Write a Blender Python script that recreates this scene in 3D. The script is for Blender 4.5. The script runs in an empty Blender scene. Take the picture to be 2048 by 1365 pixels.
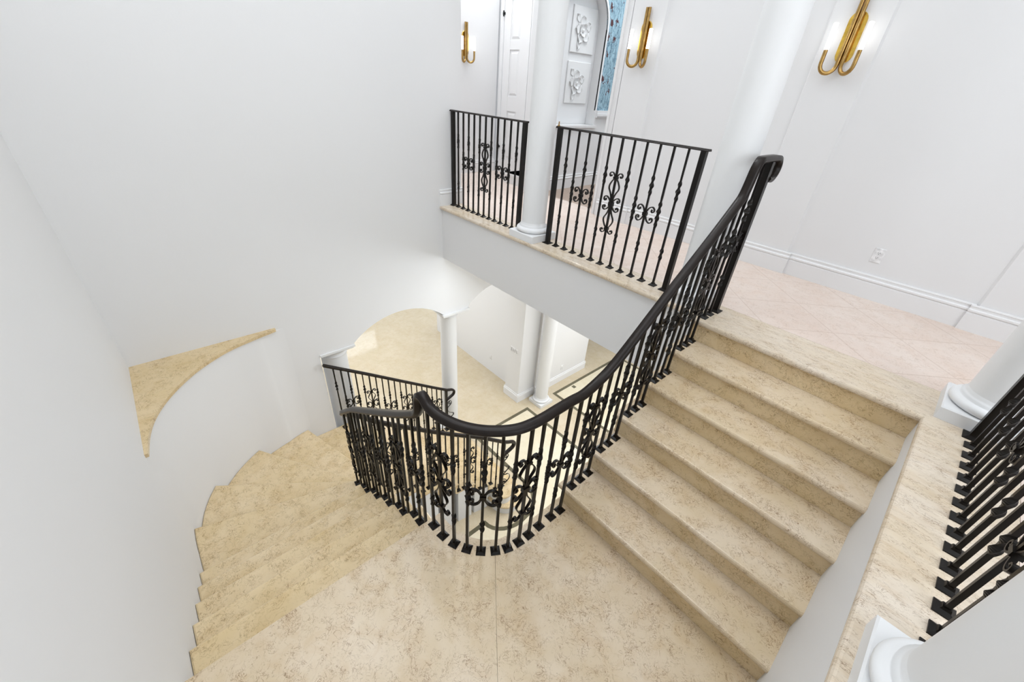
import bpy, math, random
from mathutils import Vector, Matrix
random.seed(7)
PI = math.pi
sc = bpy.context.scene
COL = sc.collection

# ------------------------------------------------------------------ camera
F_PX, YAW, PITCH, ROLL = 808.88, 0.804445, 0.563283, 0.076767
CAM = Vector((0.913236, -2.713832, 1.321436))
fw = Vector((-math.sin(YAW)*math.cos(PITCH), math.cos(YAW)*math.cos(PITCH), -math.sin(PITCH)))
rt = Vector((math.cos(YAW), math.sin(YAW), 0)); up = rt.cross(fw)
cr, sr = math.cos(ROLL), math.sin(ROLL)
rt, up = rt*cr + up*sr, up*cr - rt*sr
cam_d = bpy.data.cameras.new('camera'); cam = bpy.data.objects.new('camera', cam_d); COL.objects.link(cam)
cam_d.sensor_fit = 'HORIZONTAL'; cam_d.sensor_width = 36.0; cam_d.lens = F_PX/2048*36.0
cam_d.clip_start = 0.05; cam_d.clip_end = 200
cam.matrix_world = Matrix(((rt.x, up.x, -fw.x, CAM.x), (rt.y, up.y, -fw.y, CAM.y), (rt.z, up.z, -fw.z, CAM.z), (0, 0, 0, 1)))
sc.camera = cam

# ------------------------------------------------------------------ light and exposure
sc.view_settings.view_transform = 'Standard'; sc.view_settings.look = 'None'
sc.view_settings.exposure = 0.09; sc.view_settings.gamma = 1.0; sc.view_settings.use_curve_mapping = False
w = bpy.data.worlds.new('world'); sc.world = w; w.use_nodes = True
w.node_tree.nodes['Background'].inputs[0].default_value = (0.86, 0.93, 1.0, 1)
w.node_tree.nodes['Background'].inputs[1].default_value = 3.3
def area(name, loc, size, power, rot=(0, 0, 0), color=(1, 1, 1), spread=180):
    d = bpy.data.lights.new(name, 'AREA'); d.shape = 'RECTANGLE'; d.size, d.size_y = size
    d.energy = power; d.color = color; d.spread = math.radians(spread)
    o = bpy.data.objects.new(name, d); COL.objects.link(o); o.location = loc; o.rotation_euler = rot
    return o
C0 = (0.945, 0.975, 1.0)
area('stairwell_fill', (-1.2, -1.55, 4.7), (4.4, 3.1), 84, color=(0.915, 0.962, 1.0), spread=150)  # added soft fill over the stairwell, no such fixture seen
area('corridor_fill', (-1.6, 0.95, 4.7), (6.0, 0.9), 21, color=C0)  # added fill to brighten the corridor, source unseen
area('gallery_fill', (2.3, -0.8, 4.7), (1.4, 3.6), 24, color=C0)  # unseen overhead fill, added above the right-hand gallery
area('east_fill', (3.12, -1.3, 1.75), (2.0, 2.6), 26, (0, math.radians(90), 0), color=C0)  # added fill at the made-up east window, evens out the back wall
area('alcove_fill', (-4.4, 1.3, 4.6), (0.9, 1.2), 62, color=C0)  # added to lift the dark alcove, no lamp seen there
area('gallery_room_fill', (-2.4, 3.3, 4.5), (1.2, 1.6), 82, color=C0)  # added fill brightening the papered room, not a visible lamp
area('lower_hall_fill', (-0.2, 2.3, -0.76), (3.6, 2.4), 122, color=(0.92, 0.955, 1.0))  # large unseen panel added to brighten the lower hall
area('lower_hall_far_fill', (-2.2, 4.0, -0.76), (1.6, 1.2), 26, color=C0)  # further added fill, for the far end of the hall
area('lower_room_fill', (-6.2, -0.6, -0.76), (4.0, 3.4), 112, color=(0.94, 0.97, 1.0))  # added overhead fill for the room beyond the arch
area('stair_foot_fill', (-1.6, 0.42, -0.76), (2.8, 0.5), 30, (math.radians(-48), 0, 0), color=(0.91, 0.96, 1.0))  # tilted fill hidden behind the beam, added to brighten winders and curved wall

# ------------------------------------------------------------------ materials
def new_mat(name):
    m = bpy.data.materials.new(name); m.use_nodes = True
    return m, m.node_tree, m.node_tree.nodes['Principled BSDF']
def srgb(r, g, b):
    f = lambda c: ((c/255+0.055)/1.055)**2.4 if c/255 > 0.04045 else c/255/12.92
    return (f(r), f(g), f(b), 1)
def coords(nt, scale=(1, 1, 1), rot=(0, 0, 0)):
    g = nt.nodes.new('ShaderNodeNewGeometry'); mp = nt.nodes.new('ShaderNodeMapping')
    mp.inputs['Scale'].default_value = scale; mp.inputs['Rotation'].default_value = rot
    nt.links.new(g.outputs['Position'], mp.inputs['Vector']); return mp.outputs['Vector']
def noise(nt, vec, scale, detail=4, rough=0.55, dist=0.0):
    n = nt.nodes.new('ShaderNodeTexNoise'); n.inputs['Scale'].default_value = scale
    n.inputs['Detail'].default_value = detail; n.inputs['Roughness'].default_value = rough
    n.inputs['Distortion'].default_value = dist; nt.links.new(vec, n.inputs['Vector']); return n.outputs['Fac']
def ramp(nt, fac, stops, interp='LINEAR'):
    r = nt.nodes.new('ShaderNodeValToRGB'); r.color_ramp.interpolation = interp
    els = r.color_ramp.elements
    while len(els) < len(stops): els.new(0.5)
    for e, (p, c) in zip(els, stops): e.position = p; e.color = c if len(c) == 4 else (*c, 1)
    nt.links.new(fac, r.inputs['Fac']); return r.outputs['Color']
def mix(nt, fac, a, b, mode='MIX'):
    m = nt.nodes.new('ShaderNodeMix'); m.data_type = 'RGBA'; m.blend_type = mode
    for s, v in ((m.inputs['Factor'], fac), (m.inputs[6], a), (m.inputs[7], b)):
        if isinstance(v, (int, float)): s.default_value = v
        elif isinstance(v, tuple): s.default_value = v
        else: nt.links.new(v, s)
    return m.outputs[2]
def math_n(nt, op, a, b=None, c=None):
    n = nt.nodes.new('ShaderNodeMath'); n.operation = op
    for i, v in enumerate((a, b, c)):
        if v is None: continue
        if isinstance(v, (int, float)): n.inputs[i].default_value = v
        else: nt.links.new(v, n.inputs[i])
    return n.outputs[0]
W1, B0 = (1, 1, 1, 1), (0, 0, 0, 1)

def marble(name, base, light, vein, blush, rough=0.16, vein_amt=0.75, tile=None, joint=(0.5, 0.42, 0.33, 1), vscale=1.0, stretch=(1, 1, 1), turn=0.0):
    m, nt, bs = new_mat(name)
    v = coords(nt, stretch, (0, 0, turn))
    big = noise(nt, v, 2.2, 3, 0.6, 0.4); med = noise(nt, v, 9.0, 5, 0.6, 0.6)
    c = mix(nt, ramp(nt, big, [(0.32, B0), (0.66, W1)]), base, light)
    c = mix(nt, math_n(nt, 'MULTIPLY', ramp(nt, med, [(0.48, B0), (0.72, W1)]), 0.42), c, blush)
    cl = noise(nt, v, 5.0, 4, 0.62, 0.5)
    c = mix(nt, math_n(nt, 'MULTIPLY', ramp(nt, cl, [(0.50, B0), (0.74, W1)]), 0.24), c, blush)
    # thread-like veins: thin contour lines of a distorted noise, broken up by a second noise
    def veins(scale, dist, width, ms, lo, hi):
        n1 = noise(nt, v, scale*vscale, 5, 0.62, dist)
        d = math_n(nt, 'ABSOLUTE', math_n(nt, 'SUBTRACT', n1, 0.5))
        line = ramp(nt, d, [(0.0, W1), (width, B0)])
        return mix(nt, 1.0, line, ramp(nt, noise(nt, v, ms, 3, 0.6), [(lo, B0), (hi, W1)]), 'MULTIPLY')
    v1 = veins(15.0, 1.6, 0.015, 9.0, 0.40, 0.56)
    v2 = veins(31.0, 1.2, 0.022, 14.0, 0.45, 0.62)
    vv = mix(nt, 1.0, v1, v2, 'ADD')
    c = mix(nt, math_n(nt, 'MULTIPLY', vv, vein_amt), c, vein)
    if tile:
        size, rot, jw = tile
        mp = coords(nt, (1/size, 1/size, 0), (0, 0, rot))
        sx = nt.nodes.new('ShaderNodeSeparateXYZ'); nt.links.new(mp, sx.inputs[0])
        fx = math_n(nt, 'PINGPONG', sx.outputs[0], 0.5); fy = math_n(nt, 'PINGPONG', sx.outputs[1], 0.5)
        d = math_n(nt, 'MINIMUM', fx, fy)
        j = ramp(nt, d, [(0.0, W1), (jw/size, B0)], 'CONSTANT' if False else 'LINEAR')
        c = mix(nt, math_n(nt, 'MULTIPLY', j, 0.55), c, joint)
        fl = nt.nodes.new('ShaderNodeVectorMath'); fl.operation = 'FLOOR'
        ad = nt.nodes.new('ShaderNodeVectorMath'); ad.operation = 'ADD'; ad.inputs[1].default_value = (0.0, 0.0, 0)
        nt.links.new(mp, ad.inputs[0]); nt.links.new(ad.outputs[0], fl.inputs[0])
        wn = nt.nodes.new('ShaderNodeTexWhiteNoise'); wn.noise_dimensions = '2D'; nt.links.new(fl.outputs[0], wn.inputs['Vector'])
        c = mix(nt, math_n(nt, 'MULTIPLY', wn.outputs['Value'], 0.16), c, vein, 'MULTIPLY') if False else c
    nt.links.new(c, bs.inputs['Base Color'])
    bs.inputs['Roughness'].default_value = rough; bs.inputs['Specular IOR Level'].default_value = 0.34
    return m
def plaster(name, col, rough=0.6):
    m, nt, bs = new_mat(name); v = coords(nt)
    c = mix(nt, noise(nt, v, 1.5, 2), col, tuple(x*0.985 for x in col[:3])+(1,))
    nt.links.new(c, bs.inputs['Base Color']); bs.inputs['Roughness'].default_value = rough
    bs.inputs['Specular IOR Level'].default_value = 0.25
    b = nt.nodes.new('ShaderNodeBump'); b.inputs['Strength'].default_value = 0.03; b.inputs['Distance'].default_value = 0.01
    nt.links.new(noise(nt, v, 60, 3), b.inputs['Height']); nt.links.new(b.outputs[0], bs.inputs['Normal'])
    return m
M = {}
M['stone'] = marble('cream_marble_reflected_pink', srgb(206, 186, 153), srgb(219, 203, 180), srgb(118, 84, 50), srgb(193, 164, 124))  # pinkish light reflected on the upper treads is put into this colour
M['stone2'] = marble('cream_marble_no_reflection', srgb(215, 192, 149), srgb(225, 205, 170), srgb(120, 88, 50), srgb(196, 166, 118))  # same marble, yellower copy without the reflected light in its colour
M['edge'] = marble('balcony_edge_marble', srgb(214, 198, 174), srgb(222, 210, 194), srgb(120, 92, 64), srgb(198, 172, 140), stretch=(0.8, 2.2, 1), turn=0.6)
M['tile'] = marble('pink_marble_tile', srgb(222, 204, 192), srgb(228, 214, 204), srgb(170, 142, 120), srgb(222, 198, 182),
                   rough=0.2, vein_amt=0.5, tile=(0.46, PI/4, 0.006), joint=srgb(190, 165, 148))
M['hall'] = marble('hall_marble_tile', srgb(202, 188, 160), srgb(210, 197, 173), srgb(160, 134, 98), srgb(196, 176, 144),
                   rough=0.08, vein_amt=0.35, tile=(0.61, 0, 0.006), joint=srgb(200, 180, 145))
M['panel'] = marble('hall_inlay_marble', srgb(222, 211, 184), srgb(228, 219, 196), srgb(188, 164, 128), srgb(216, 200, 168),
                    rough=0.1, vein_amt=0.3)
for k_ in ('hall', 'panel'): M[k_].node_tree.nodes['Principled BSDF'].inputs['Specular IOR Level'].default_value = 0.62
M['band'] = marble('dark_green_marble', srgb(92, 88, 70), srgb(112, 106, 86), srgb(60, 58, 48), srgb(96, 88, 66), rough=0.14, vein_amt=0.5)
M['wall'] = plaster('white_plaster', (0.80, 0.80, 0.805, 1))
M['ceil'] = plaster('ceiling_paint', (0.82, 0.82, 0.82, 1))
M['trim'] = plaster('white_trim_paint', (0.83, 0.83, 0.835, 1), 0.35)
M['colm'] = plaster('white_column_paint', (0.80, 0.805, 0.81, 1), 0.4)
M['relief'] = plaster('white_relief', (0.84, 0.84, 0.84, 1), 0.22)
def simple(name, col, rough, metal=0.0, spec=0.5):
    m, nt, bs = new_mat(name)
    v = coords(nt); c = mix(nt, ramp(nt, noise(nt, v, 25, 4), [(0.35, B0), (0.7, W1)]), col, tuple(x*1.5 for x in col[:3])+(1,))
    nt.links.new(c, bs.inputs['Base Color'])
    bs.inputs['Roughness'].default_value = rough; bs.inputs['Metallic'].default_value = metal
    bs.inputs['Specular IOR Level'].default_value = spec
    return m
M['iron'] = simple('wrought_iron', (0.0034, 0.0022, 0.0014, 1), 0.33, 0.0, 0.26)
M['rail'] = simple('handrail_iron', (0.009, 0.0055, 0.004, 1), 0.34, 0.0, 0.24)
M['brass'] = simple('aged_brass', (0.34, 0.215, 0.075, 1), 0.3, 1.0)
M['gold'] = simple('bright_brass', (0.55, 0.36, 0.07, 1), 0.24, 1.0)
M['black'] = simple('black_plastic', (0.01, 0.01, 0.01, 1), 0.5)
M['plate'] = simple('white_plastic', (0.66, 0.66, 0.665, 1), 0.35)
M['grey'] = simple('grey_plastic', (0.45, 0.45, 0.46, 1), 0.4)
M['glass'], _nt, _b = new_mat('window_glass'); _b.inputs['Roughness'].default_value = 0.0
_b.inputs['Transmission Weight'].default_value = 1.0; _b.inputs['IOR'].default_value = 1.02
m, nt, bs = new_mat('frosted_lamp_tube'); M['lamp'] = m
nt.links.new(mix(nt, noise(nt, coords(nt), 8), (1, 0.97, 0.92, 1), (1, 0.99, 0.96, 1)), bs.inputs['Emission Color'])
bs.inputs['Emission Strength'].default_value = 2.6
m, nt, bs = new_mat('oak_floor'); M['wood'] = m
v = coords(nt, (3, 24, 1)); c = mix(nt, noise(nt, v, 1.5, 5), srgb(150, 128, 112), srgb(184, 164, 148))
nt.links.new(c, bs.inputs['Base Color']); bs.inputs['Roughness'].default_value = 0.35
# wallpaper: pale blue with thin blue reeds and dark red-brown birds
m, nt, bs = new_mat('bird_wallpaper'); M['paper'] = m
n1 = noise(nt, coords(nt, (1, 11, 3.2), (0.35, 0, 0)), 1.6, 4, 0.6, 0.8); n2 = noise(nt, coords(nt, (1, 11, 3.2), (-0.4, 0, 0)), 1.7, 4, 0.6, 0.8)
def thin(n): return ramp(nt, math_n(nt, 'ABSOLUTE', math_n(nt, 'SUBTRACT', n, 0.5)), [(0.0, W1), (0.035, B0)])
c = mix(nt, math_n(nt, 'MULTIPLY', thin(n1), 0.85), srgb(164, 196, 210), srgb(40, 72, 98))
c = mix(nt, math_n(nt, 'MULTIPLY', thin(n2), 0.75), c, srgb(70, 110, 136))
vo = nt.nodes.new('ShaderNodeTexVoronoi'); vo.inputs['Scale'].default_value = 6.0; vo.inputs['Randomness'].default_value = 0.6
wv = nt.nodes.new('ShaderNodeVectorMath'); wv.operation = 'ADD'
nz = nt.nodes.new('ShaderNodeTexNoise'); nz.inputs['Scale'].default_value = 26; nt.links.new(coords(nt), nz.inputs['Vector'])
scl = nt.nodes.new('ShaderNodeVectorMath'); scl.operation = 'SCALE'; scl.inputs['Scale'].default_value = 0.16
nt.links.new(nz.outputs['Color'], scl.inputs[0]); nt.links.new(scl.outputs[0], wv.inputs[1]); nt.links.new(coords(nt), wv.inputs[0])
nt.links.new(wv.outputs[0], vo.inputs['Vector'])
c = mix(nt, ramp(nt, vo.outputs['Distance'], [(0.23, W1), (0.26, B0)]), c, srgb(86, 50, 52))
nt.links.new(c, bs.inputs['Base Color']); bs.inputs['Roughness'].default_value = 0.7

# ------------------------------------------------------------------ mesh helpers
class MB:
    def __init__(s): s.v = []; s.f = []; s.sm = []
    def add(s, vs, fs, smooth=False):
        b = len(s.v); s.v += [tuple(p) for p in vs]; s.f += [tuple(i+b for i in q) for q in fs]; s.sm += [smooth]*len(fs)
        return s
    def box(s, x0, y0, z0, x1, y1, z1):
        vs = [(x, y, z) for z in (z0, z1) for y in (y0, y1) for x in (x0, x1)]
        return s.add(vs, [(0, 2, 3, 1), (4, 5, 7, 6), (0, 1, 5, 4), (2, 6, 7, 3), (0, 4, 6, 2), (1, 3, 7, 5)])
    def prism(s, poly, z0, z1, axis='z', smooth=False):
        n = len(poly)
        m = {'z': lambda a, b, h: (a, b, h), 'x': lambda a, b, h: (h, a, b), 'y': lambda a, b, h: (a, h, b)}[axis]
        vs = [m(a, b, z0) for a, b in poly] + [m(a, b, z1) for a, b in poly]
        area2 = sum(poly[i][0]*poly[(i+1) % n][1]-poly[(i+1) % n][0]*poly[i][1] for i in range(n))
        fl = (area2 < 0) ^ (axis == 'y') ^ (z1 < z0)
        side = [(i, (i+1) % n, n+(i+1) % n, n+i) for i in range(n)]
        caps = [tuple(range(n-1, -1, -1)), tuple(range(n, 2*n))]
        fs = side+caps
        if fl: fs = [tuple(reversed(q)) for q in fs]
        s.add(vs, fs[:n], smooth)
        return s.add(vs, fs[n:], False)
    def add_same(s, vs, fs):
        b = len(s.v)-len(vs); s.f += [tuple(i+b for i in q) for q in fs]; s.sm += [False]*len(fs); return s
    def rings(s, rings, closed_caps=True, smooth=True):
        n = len(rings[0]); vs = [p for r in rings for p in r]; fs = []
        for k in range(len(rings)-1):
            for i in range(n):
                j = (i+1) % n; fs.append((k*n+i, k*n+j, (k+1)*n+j, (k+1)*n+i))
        s.add(vs, fs, smooth)
        if closed_caps:
            s.add(rings[0], [tuple(range(n-1, -1, -1))]); s.add(rings[-1], [tuple(range(n))])
        return s
    def lathe(s, cx, cy, prof, n=40):
        rs = [[(cx+r*math.cos(2*PI*i/n), cy+r*math.sin(2*PI*i/n), z) for i in range(n)] for r, z in prof]
        return s.rings(rs)
    def tube(s, pts, r, n=10):
        return s.rings(sweep_rings(pts, [(r*math.cos(2*PI*i/n), r*math.sin(2*PI*i/n)) for i in range(n)]))
def sweep_rings(pts, section, side0=None):
    pts = [Vector(p) for p in pts]; out = []; side = Vector(side0) if side0 else None
    for i, p in enumerate(pts):
        t = (pts[min(i+1, len(pts)-1)]-pts[max(i-1, 0)]).normalized()
        if side is None:
            side = t.cross(Vector((0, 0, 1)))
            if side.length < 0.05: side = Vector((1, 0, 0))
        sd = side - t*side.dot(t)
        side = sd.normalized(); u = side.cross(t)
        out.append([tuple(p+side*a+u*b) for a, b in section])
    return out
class Thing:
    def __init__(s, name, loc, label=None, cat=None, group=None, kind=None):
        o = bpy.data.objects.new(name, None); COL.objects.link(o); o.location = loc; o.empty_display_size = 0.1
        s.o = o; s.loc = Vector(loc); tag(o, label, cat, group, kind)
def tag(o, label=None, cat=None, group=None, kind=None):
    for k, x in (('label', label), ('category', cat), ('group', group), ('kind', kind)):
        if x: o[k] = x
    return o
def build(name, mb, mat, parent=None, thing=None, label=None, split=None):
    off = thing.loc if thing else Vector((0, 0, 0))
    me = bpy.data.meshes.new(name)
    me.from_pydata([(x-off.x, y-off.y, z-off.z) for x, y, z in mb.v], [], mb.f)
    me.polygons.foreach_set('use_smooth', mb.sm)
    me.materials.append(mat); me.update()
    o = bpy.data.objects.new(name, me); COL.objects.link(o)
    if parent is not None: o.parent = parent
    elif thing is not None: o.parent = thing.o
    if label: o['label'] = label
    return o
def struct(name, mb, mat, parent=None):
    o = build(name, mb, mat, parent)
    if parent is None: o['kind'] = 'structure'
    return o
def single(name, mb, mat, label, cat, group=None, loc=(0, 0, 0)):
    t = Thing.__new__(Thing); t.loc = Vector(loc)
    o = build(name, mb, mat, None, None)
    me = o.data
    for vv in me.vertices: vv.co -= t.loc
    o.location = loc
    return tag(o, label, cat, group)
def catmull(P, n=6):
    out = []
    for i in range(len(P)-1):
        p0, p1, p2, p3 = P[max(i-1, 0)], P[i], P[i+1], P[min(i+2, len(P)-1)]
        for k in range(n):
            t = k/n
            out.append(tuple(0.5*((2*b)+(-a+c)*t+(2*a-5*b+4*c-d)*t*t+(-a+3*b-3*c+d)*t**3) for a, b, c, d in zip(p0, p1, p2, p3)))
    out.append(tuple(P[-1])); return out

# ------------------------------------------------------------------ levels and plan
R = 0.17; T1 = 0.247; XR = 1.225
ZL = -6*R                      # landing
ZF = -24*R                     # lower floor
XW, YW = -3.46, -3.228         # stairwell walls
YC = 1.62                      # corridor wall plane
CEIL = 4.8; SOF = -0.68

# ------------------------------------------------------------------ structure: upper level
# back wall (arches below, plain above)
def arch(y0, y1, z, rise, n=18):
    c = (y0+y1)/2; h = (y1-y0)/2; rr = (h*h+rise*rise)/(2*rise); a = math.asin(h/rr)
    return [(c+rr*math.sin(-a+2*a*i/n), z+rise-rr+rr*math.cos(-a+2*a*i/n)) for i in range(n+1)]
SP = -1.545
prof = [(-3.6, ZF), (-1.655, ZF), (-1.655, SP), (-1.25, SP)] + arch(-1.25, 0.09, SP, 0.27)[1:] + \
       [(0.51, SP)] + arch(0.51, 1.77, SP, 0.27)[1:] + [(1.77, ZF), (2.2, ZF), (2.2, SOF+0.02), (0.405, SOF+0.02), (0.405, CEIL), (-3.6, CEIL)]
struct('wall_back', MB().prism(prof, XW-0.39, XW, 'x'), M['wall'])
struct('wall_left', MB().box(XW-0.4, YW-0.25, ZF, 3.3, YW, CEIL), M['wall'])
struct('wall_east', MB().box(3.2, YW-0.25, ZF, 3.4, 6.2, 0.45).box(3.2, YW-0.25, 3.05, 3.4, 6.2, CEIL).box(3.2, YW-0.25, 0.45, 3.4, -2.6, 3.05).box(3.2, 0.0, 0.45, 3.4, 6.2, 3.05), M['wall'])
e_ = MB()
for y0, y1 in ((-2.6, -2.53), (-1.33, -1.27), (-0.07, 0.0)): e_.box(3.24, y0, 0.45, 3.31, y1, 3.05)
for z0, z1 in ((0.45, 0.52), (1.72, 1.77), (2.98, 3.05)): e_.box(3.241, -2.6, z0, 3.309, 0.0, z1)
e_ = struct('added_window', e_, M['trim'])  # unseen window, added so frontal daylight flattens the wall tones
struct('window_glass', MB().box(3.27, -2.55, 0.5, 3.28, -0.05, 3.0), M['glass'], e_)
struct('ceiling', MB().box(-5.4, YW-0.25, CEIL, 3.4, 5.4, CEIL+0.1), M['ceil'])
# corridor wall with recesses between flat pilasters
wr = MB()
wr.box(-2.3, YC, 0, 3.3, YC+0.18, CEIL).box(-3.46, YC, 2.85, -2.3, YC+0.18, CEIL).box(-3.66, YC, 0, -3.3, YC+0.18, CEIL)
for a, b in ((-2.2, -1.8), (-0.42, -0.02), (1.245, 1.66)): wr.prism([(a, YC+0.001), (a+0.014, YC-0.02), (b-0.014, YC-0.02), (b, YC+0.001)], 0, CEIL)
wr.box(-2.3, YC-0.012, 0, -2.2, YC, 2.85).box(-2.295, YC-0.022, 0, -2.262, YC-0.012, 2.85).box(-2.3, YC, 0, -2.285, YC+0.19, 2.85)
struct('wall_right', wr, M['wall'])
BASE = [(0, 0), (0.02, 0), (0.02, 0.128), (0.014, 0.138), (0.024, 0.146), (0.024, 0.158), (0.012, 0.166), (0.012, 0.178), (0.016, 0.184), (0.014, 0.192), (0, 0.194)]
bb = MB()
def base_y(mb, x0, x1, y, z=0, sgn=-1):           # skirting on a wall whose face looks along sgn*y
    mb.prism([(y+sgn*d, z+h) for d, h in BASE], x0, x1, 'x')
def base_x(mb, y0, y1, x, z=0, sgn=1):
    mb.prism([(x+sgn*d, z+h) for d, h in BASE], y0, y1, 'y')
base_y(bb, -1.8, -0.42, YC); base_y(bb, -0.445, 0.005, YC-0.02); base_y(bb, -0.02, 1.245, YC); base_y(bb, 1.22, 1.685, YC-0.02)
base_y(bb, 1.66, 3.2, YC); base_y(bb, -2.225, -1.775, YC-0.02)
struct('baseboard_right', bb, M['trim'])
bb = MB(); base_x(bb, 0.079, 0.428, XW); struct('baseboard_back', bb, M['trim'])
# corridor running on to the left, past the end of the back wall
struct('wall_corridor_near', MB().box(-5.3, 0.3, 0, XW-0.391, 0.395, CEIL), M['wall'])
struct('wall_corridor_end', MB().box(-5.3, 0.42, 0, -5.1, 2.28, CEIL), M['wall'])
bb = MB(); base_x(bb, 0.42, 2.28, -5.1); struct('baseboard_corridor', bb, M['trim'])
struct('wall_alcove', MB().box(-5.3, 2.32, 0, -5.0, 2.5, CEIL).box(-4.36, 2.32, 0, -3.71, 2.5, CEIL).box(-5.0, 2.32, 2.5, -4.36, 2.5, CEIL), M['wall'])
# panelled door in the alcove
dm = MB(); dx0, dx1 = -4.97, -4.39
dm.box(dx0, 2.30, 0.012, dx1, 2.33, 2.48)
for z0, z1 in ((0.012, 0.24), (0.96, 1.16), (1.775, 1.885), (2.38, 2.48)):
    dm.box(-4.83, 2.2865, z0, -4.59, 2.301, z1)
dm.box(dx0, 2.285, 0.012, -4.82, 2.301, 2.48).box(-4.60, 2.285, 0.012, dx1, 2.301, 2.48)
door = struct('door_1', dm, M['trim'])
for z0, z1 in ((0.24, 0.96), (1.16, 1.775), (1.885, 2.38)):
    p = MB(); p.rings([[(-4.80, 2.300, z0+0.02), (-4.62, 2.300, z0+0.02), (-4.62, 2.300, z1-0.02), (-4.80, 2.300, z1-0.02)],
                       [(-4.775, 2.288, z0+0.05), (-4.645, 2.288, z0+0.05), (-4.645, 2.288, z1-0.05), (-4.775, 2.288, z1-0.05)]], True, False)
    build('door_panel', p, M['trim'], door)
for z in (0.40, 2.20):
    build('hinge', MB().box(-5.005, 2.272, z, -4.955, 2.286, z+0.03).box(-4.988, 2.262, z-0.02, -4.972, 2.275, z+0.05), M['black'], door)
struct('trim_1', MB().box(-5.06, 2.285, 0, -4.985, 2.32, 2.5).box(-4.38, 2.285, 0, -4.30, 2.32, 2.5).box(-5.06, 2.285, 2.5, -4.30, 2.32, 2.58), M['trim'])
single('step', MB().box(-4.25, 1.80, 0, -3.67, 2.28, 0.15).box(-4.262, 1.785, 0.118, -3.67, 2.28, 0.15), M['trim'],
       'low white step on the upper floor below the panelled door', 'step', loc=(-3.96, 2.05, 0))
# gallery room seen through the opening: papered wall with an arched niche
gx = -3.5
yn0, yn1, zs, zn = 2.0, 2.9, 2.05, 0.88
front = [(1.8, 1.08), (yn0, 1.08), (yn0, zs)] + [((yn0+yn1)/2-0.45*math.cos(PI*i/24), zs+0.45*math.sin(PI*i/24)) for i in range(1, 24)] + \
        [(yn1, zs), (yn1, 1.08), (5.3, 1.08), (5.3, CEIL), (1.8, CEIL)]
struct('wall_gallery', MB().prism(front, gx-0.02, gx, 'x'), M['paper'])
frame = [(yn0-0.03, zn+0.001), (yn0-0.03, zs)] + [((yn0+yn1)/2-0.48*math.cos(PI*i/24), zs+0.48*math.sin(PI*i/24)) for i in range(1, 24)] + [(yn1+0.03, zs), (yn1+0.03, zn+0.001)] + \
        [(yn1, zn+0.001), (yn1, zs)] + [((yn0+yn1)/2+0.45*math.cos(PI*i/24), zs+0.45*math.sin(PI*i/24)) for i in range(1, 24)] + [(yn0, zs), (yn0, zn+0.001)]
struct('trim_2', MB().prism(frame, gx-0.158, gx+0.006, 'x'), M['trim'])
g2 = MB().box(gx-0.15, 1.8, 0, gx, 5.3, zn).box(gx-0.15, 1.8, zn, gx-0.001, yn0-0.01, 1.08).box(gx-0.15, yn1+0.01, zn, gx-0.001, 5.3, 1.08).box(gx-0.24, 1.8, 0.01, gx-0.16, 5.3, CEIL)
struct('wall_gallery_lower', g2, M['trim'])
g3 = MB().box(gx, yn1+0.03, 0.985, gx+0.03, 5.3, 1.005).box(gx, yn1+0.03, 1.005, gx+0.045, 5.3, 1.035).box(gx, yn1+0.03, 1.035, gx+0.03, 5.3, 1.08)
g3.box(gx, yn0-0.08, zn-0.03, gx+0.03, yn1+0.06, zn)
struct('trim_3', g3, M['trim'])
bb = MB(); base_x(bb, 1.8, 5.3, gx); struct('baseboard_gallery', bb, M['trim'])
struct('wall_gallery_far', MB().box(-3.66, 5.3, 0, -1.2, 5.4, CEIL).box(-1.3, YC+0.18, 0, -1.2, 5.3, CEIL), M['wall'])
# floors
struct('floor_gallery', MB().box(gx-0.02, YC+0.18, -0.06, -1.3, 5.3, 0.0), M['wood'])
struct('floor', MB().box(-5.2, 0.385, -0.05, 3.2, YC+0.18, 0.0).box(1.58, YW, -0.05, 3.2, 0.385, 0.0).box(-5.2, YC+0.18, -0.05, gx-0.02, 2.5, 0.0), M['tile'])
NOSE = [(0, -0.0335), (0.006, -0.0375), (0.014, -0.040)]
def nose_prof(t=0.04, n=6):   # rounded front edge, (depth, height) from the back to the back
    return [(t*0.32*(1-math.sin(PI*(i/n))), -t/2+t/2*math.cos(PI*i/n)) for i in range(n+1)]
def edge_slab(mb, x0, x1, y_front, y_back, t=0.04):    # front looks along -y
    pr = [(y_back, 0)] + [(y_front+d, h) for d, h in nose_prof(t)] + [(y_back, -t)]
    mb.prism(pr, x0, x1, 'x')
es = MB()
edge_slab(es, XW, -0.085, 0.078, 0.3835); edge_slab(es, -0.085, XR, 0.0, 0.3835)
pr = [(1.5785, 0)] + [(XR-0.008+d, h) for d, h in nose_prof()] + [(1.5785, -0.04)]
es.prism(pr, -2.9, 0.0, 'y'); es.box(XR, 0.0, -0.04, 1.5785, 0.3835, 0.0)
struct('trim_4', es, M['edge'])
# slab of the upper floor; its underside is the lower ceiling
sl = MB().box(XW, 0.11, SOF, 3.2, 5.0, -0.05).box(-0.05, 0.052, -0.22, XR-0.003, 0.109, -0.045)
struct('ceiling_lower', sl, M['wall'])
struct('wall_stair_side', MB().box(XR-0.002, YW, ZF, XR+0.2, 0.105, -0.041), M['wall'])
struct('floor_gallery_side', MB().box(XR+0.2, YW, -0.3, 3.2, 0.11, -0.051), M['wall'])

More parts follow.
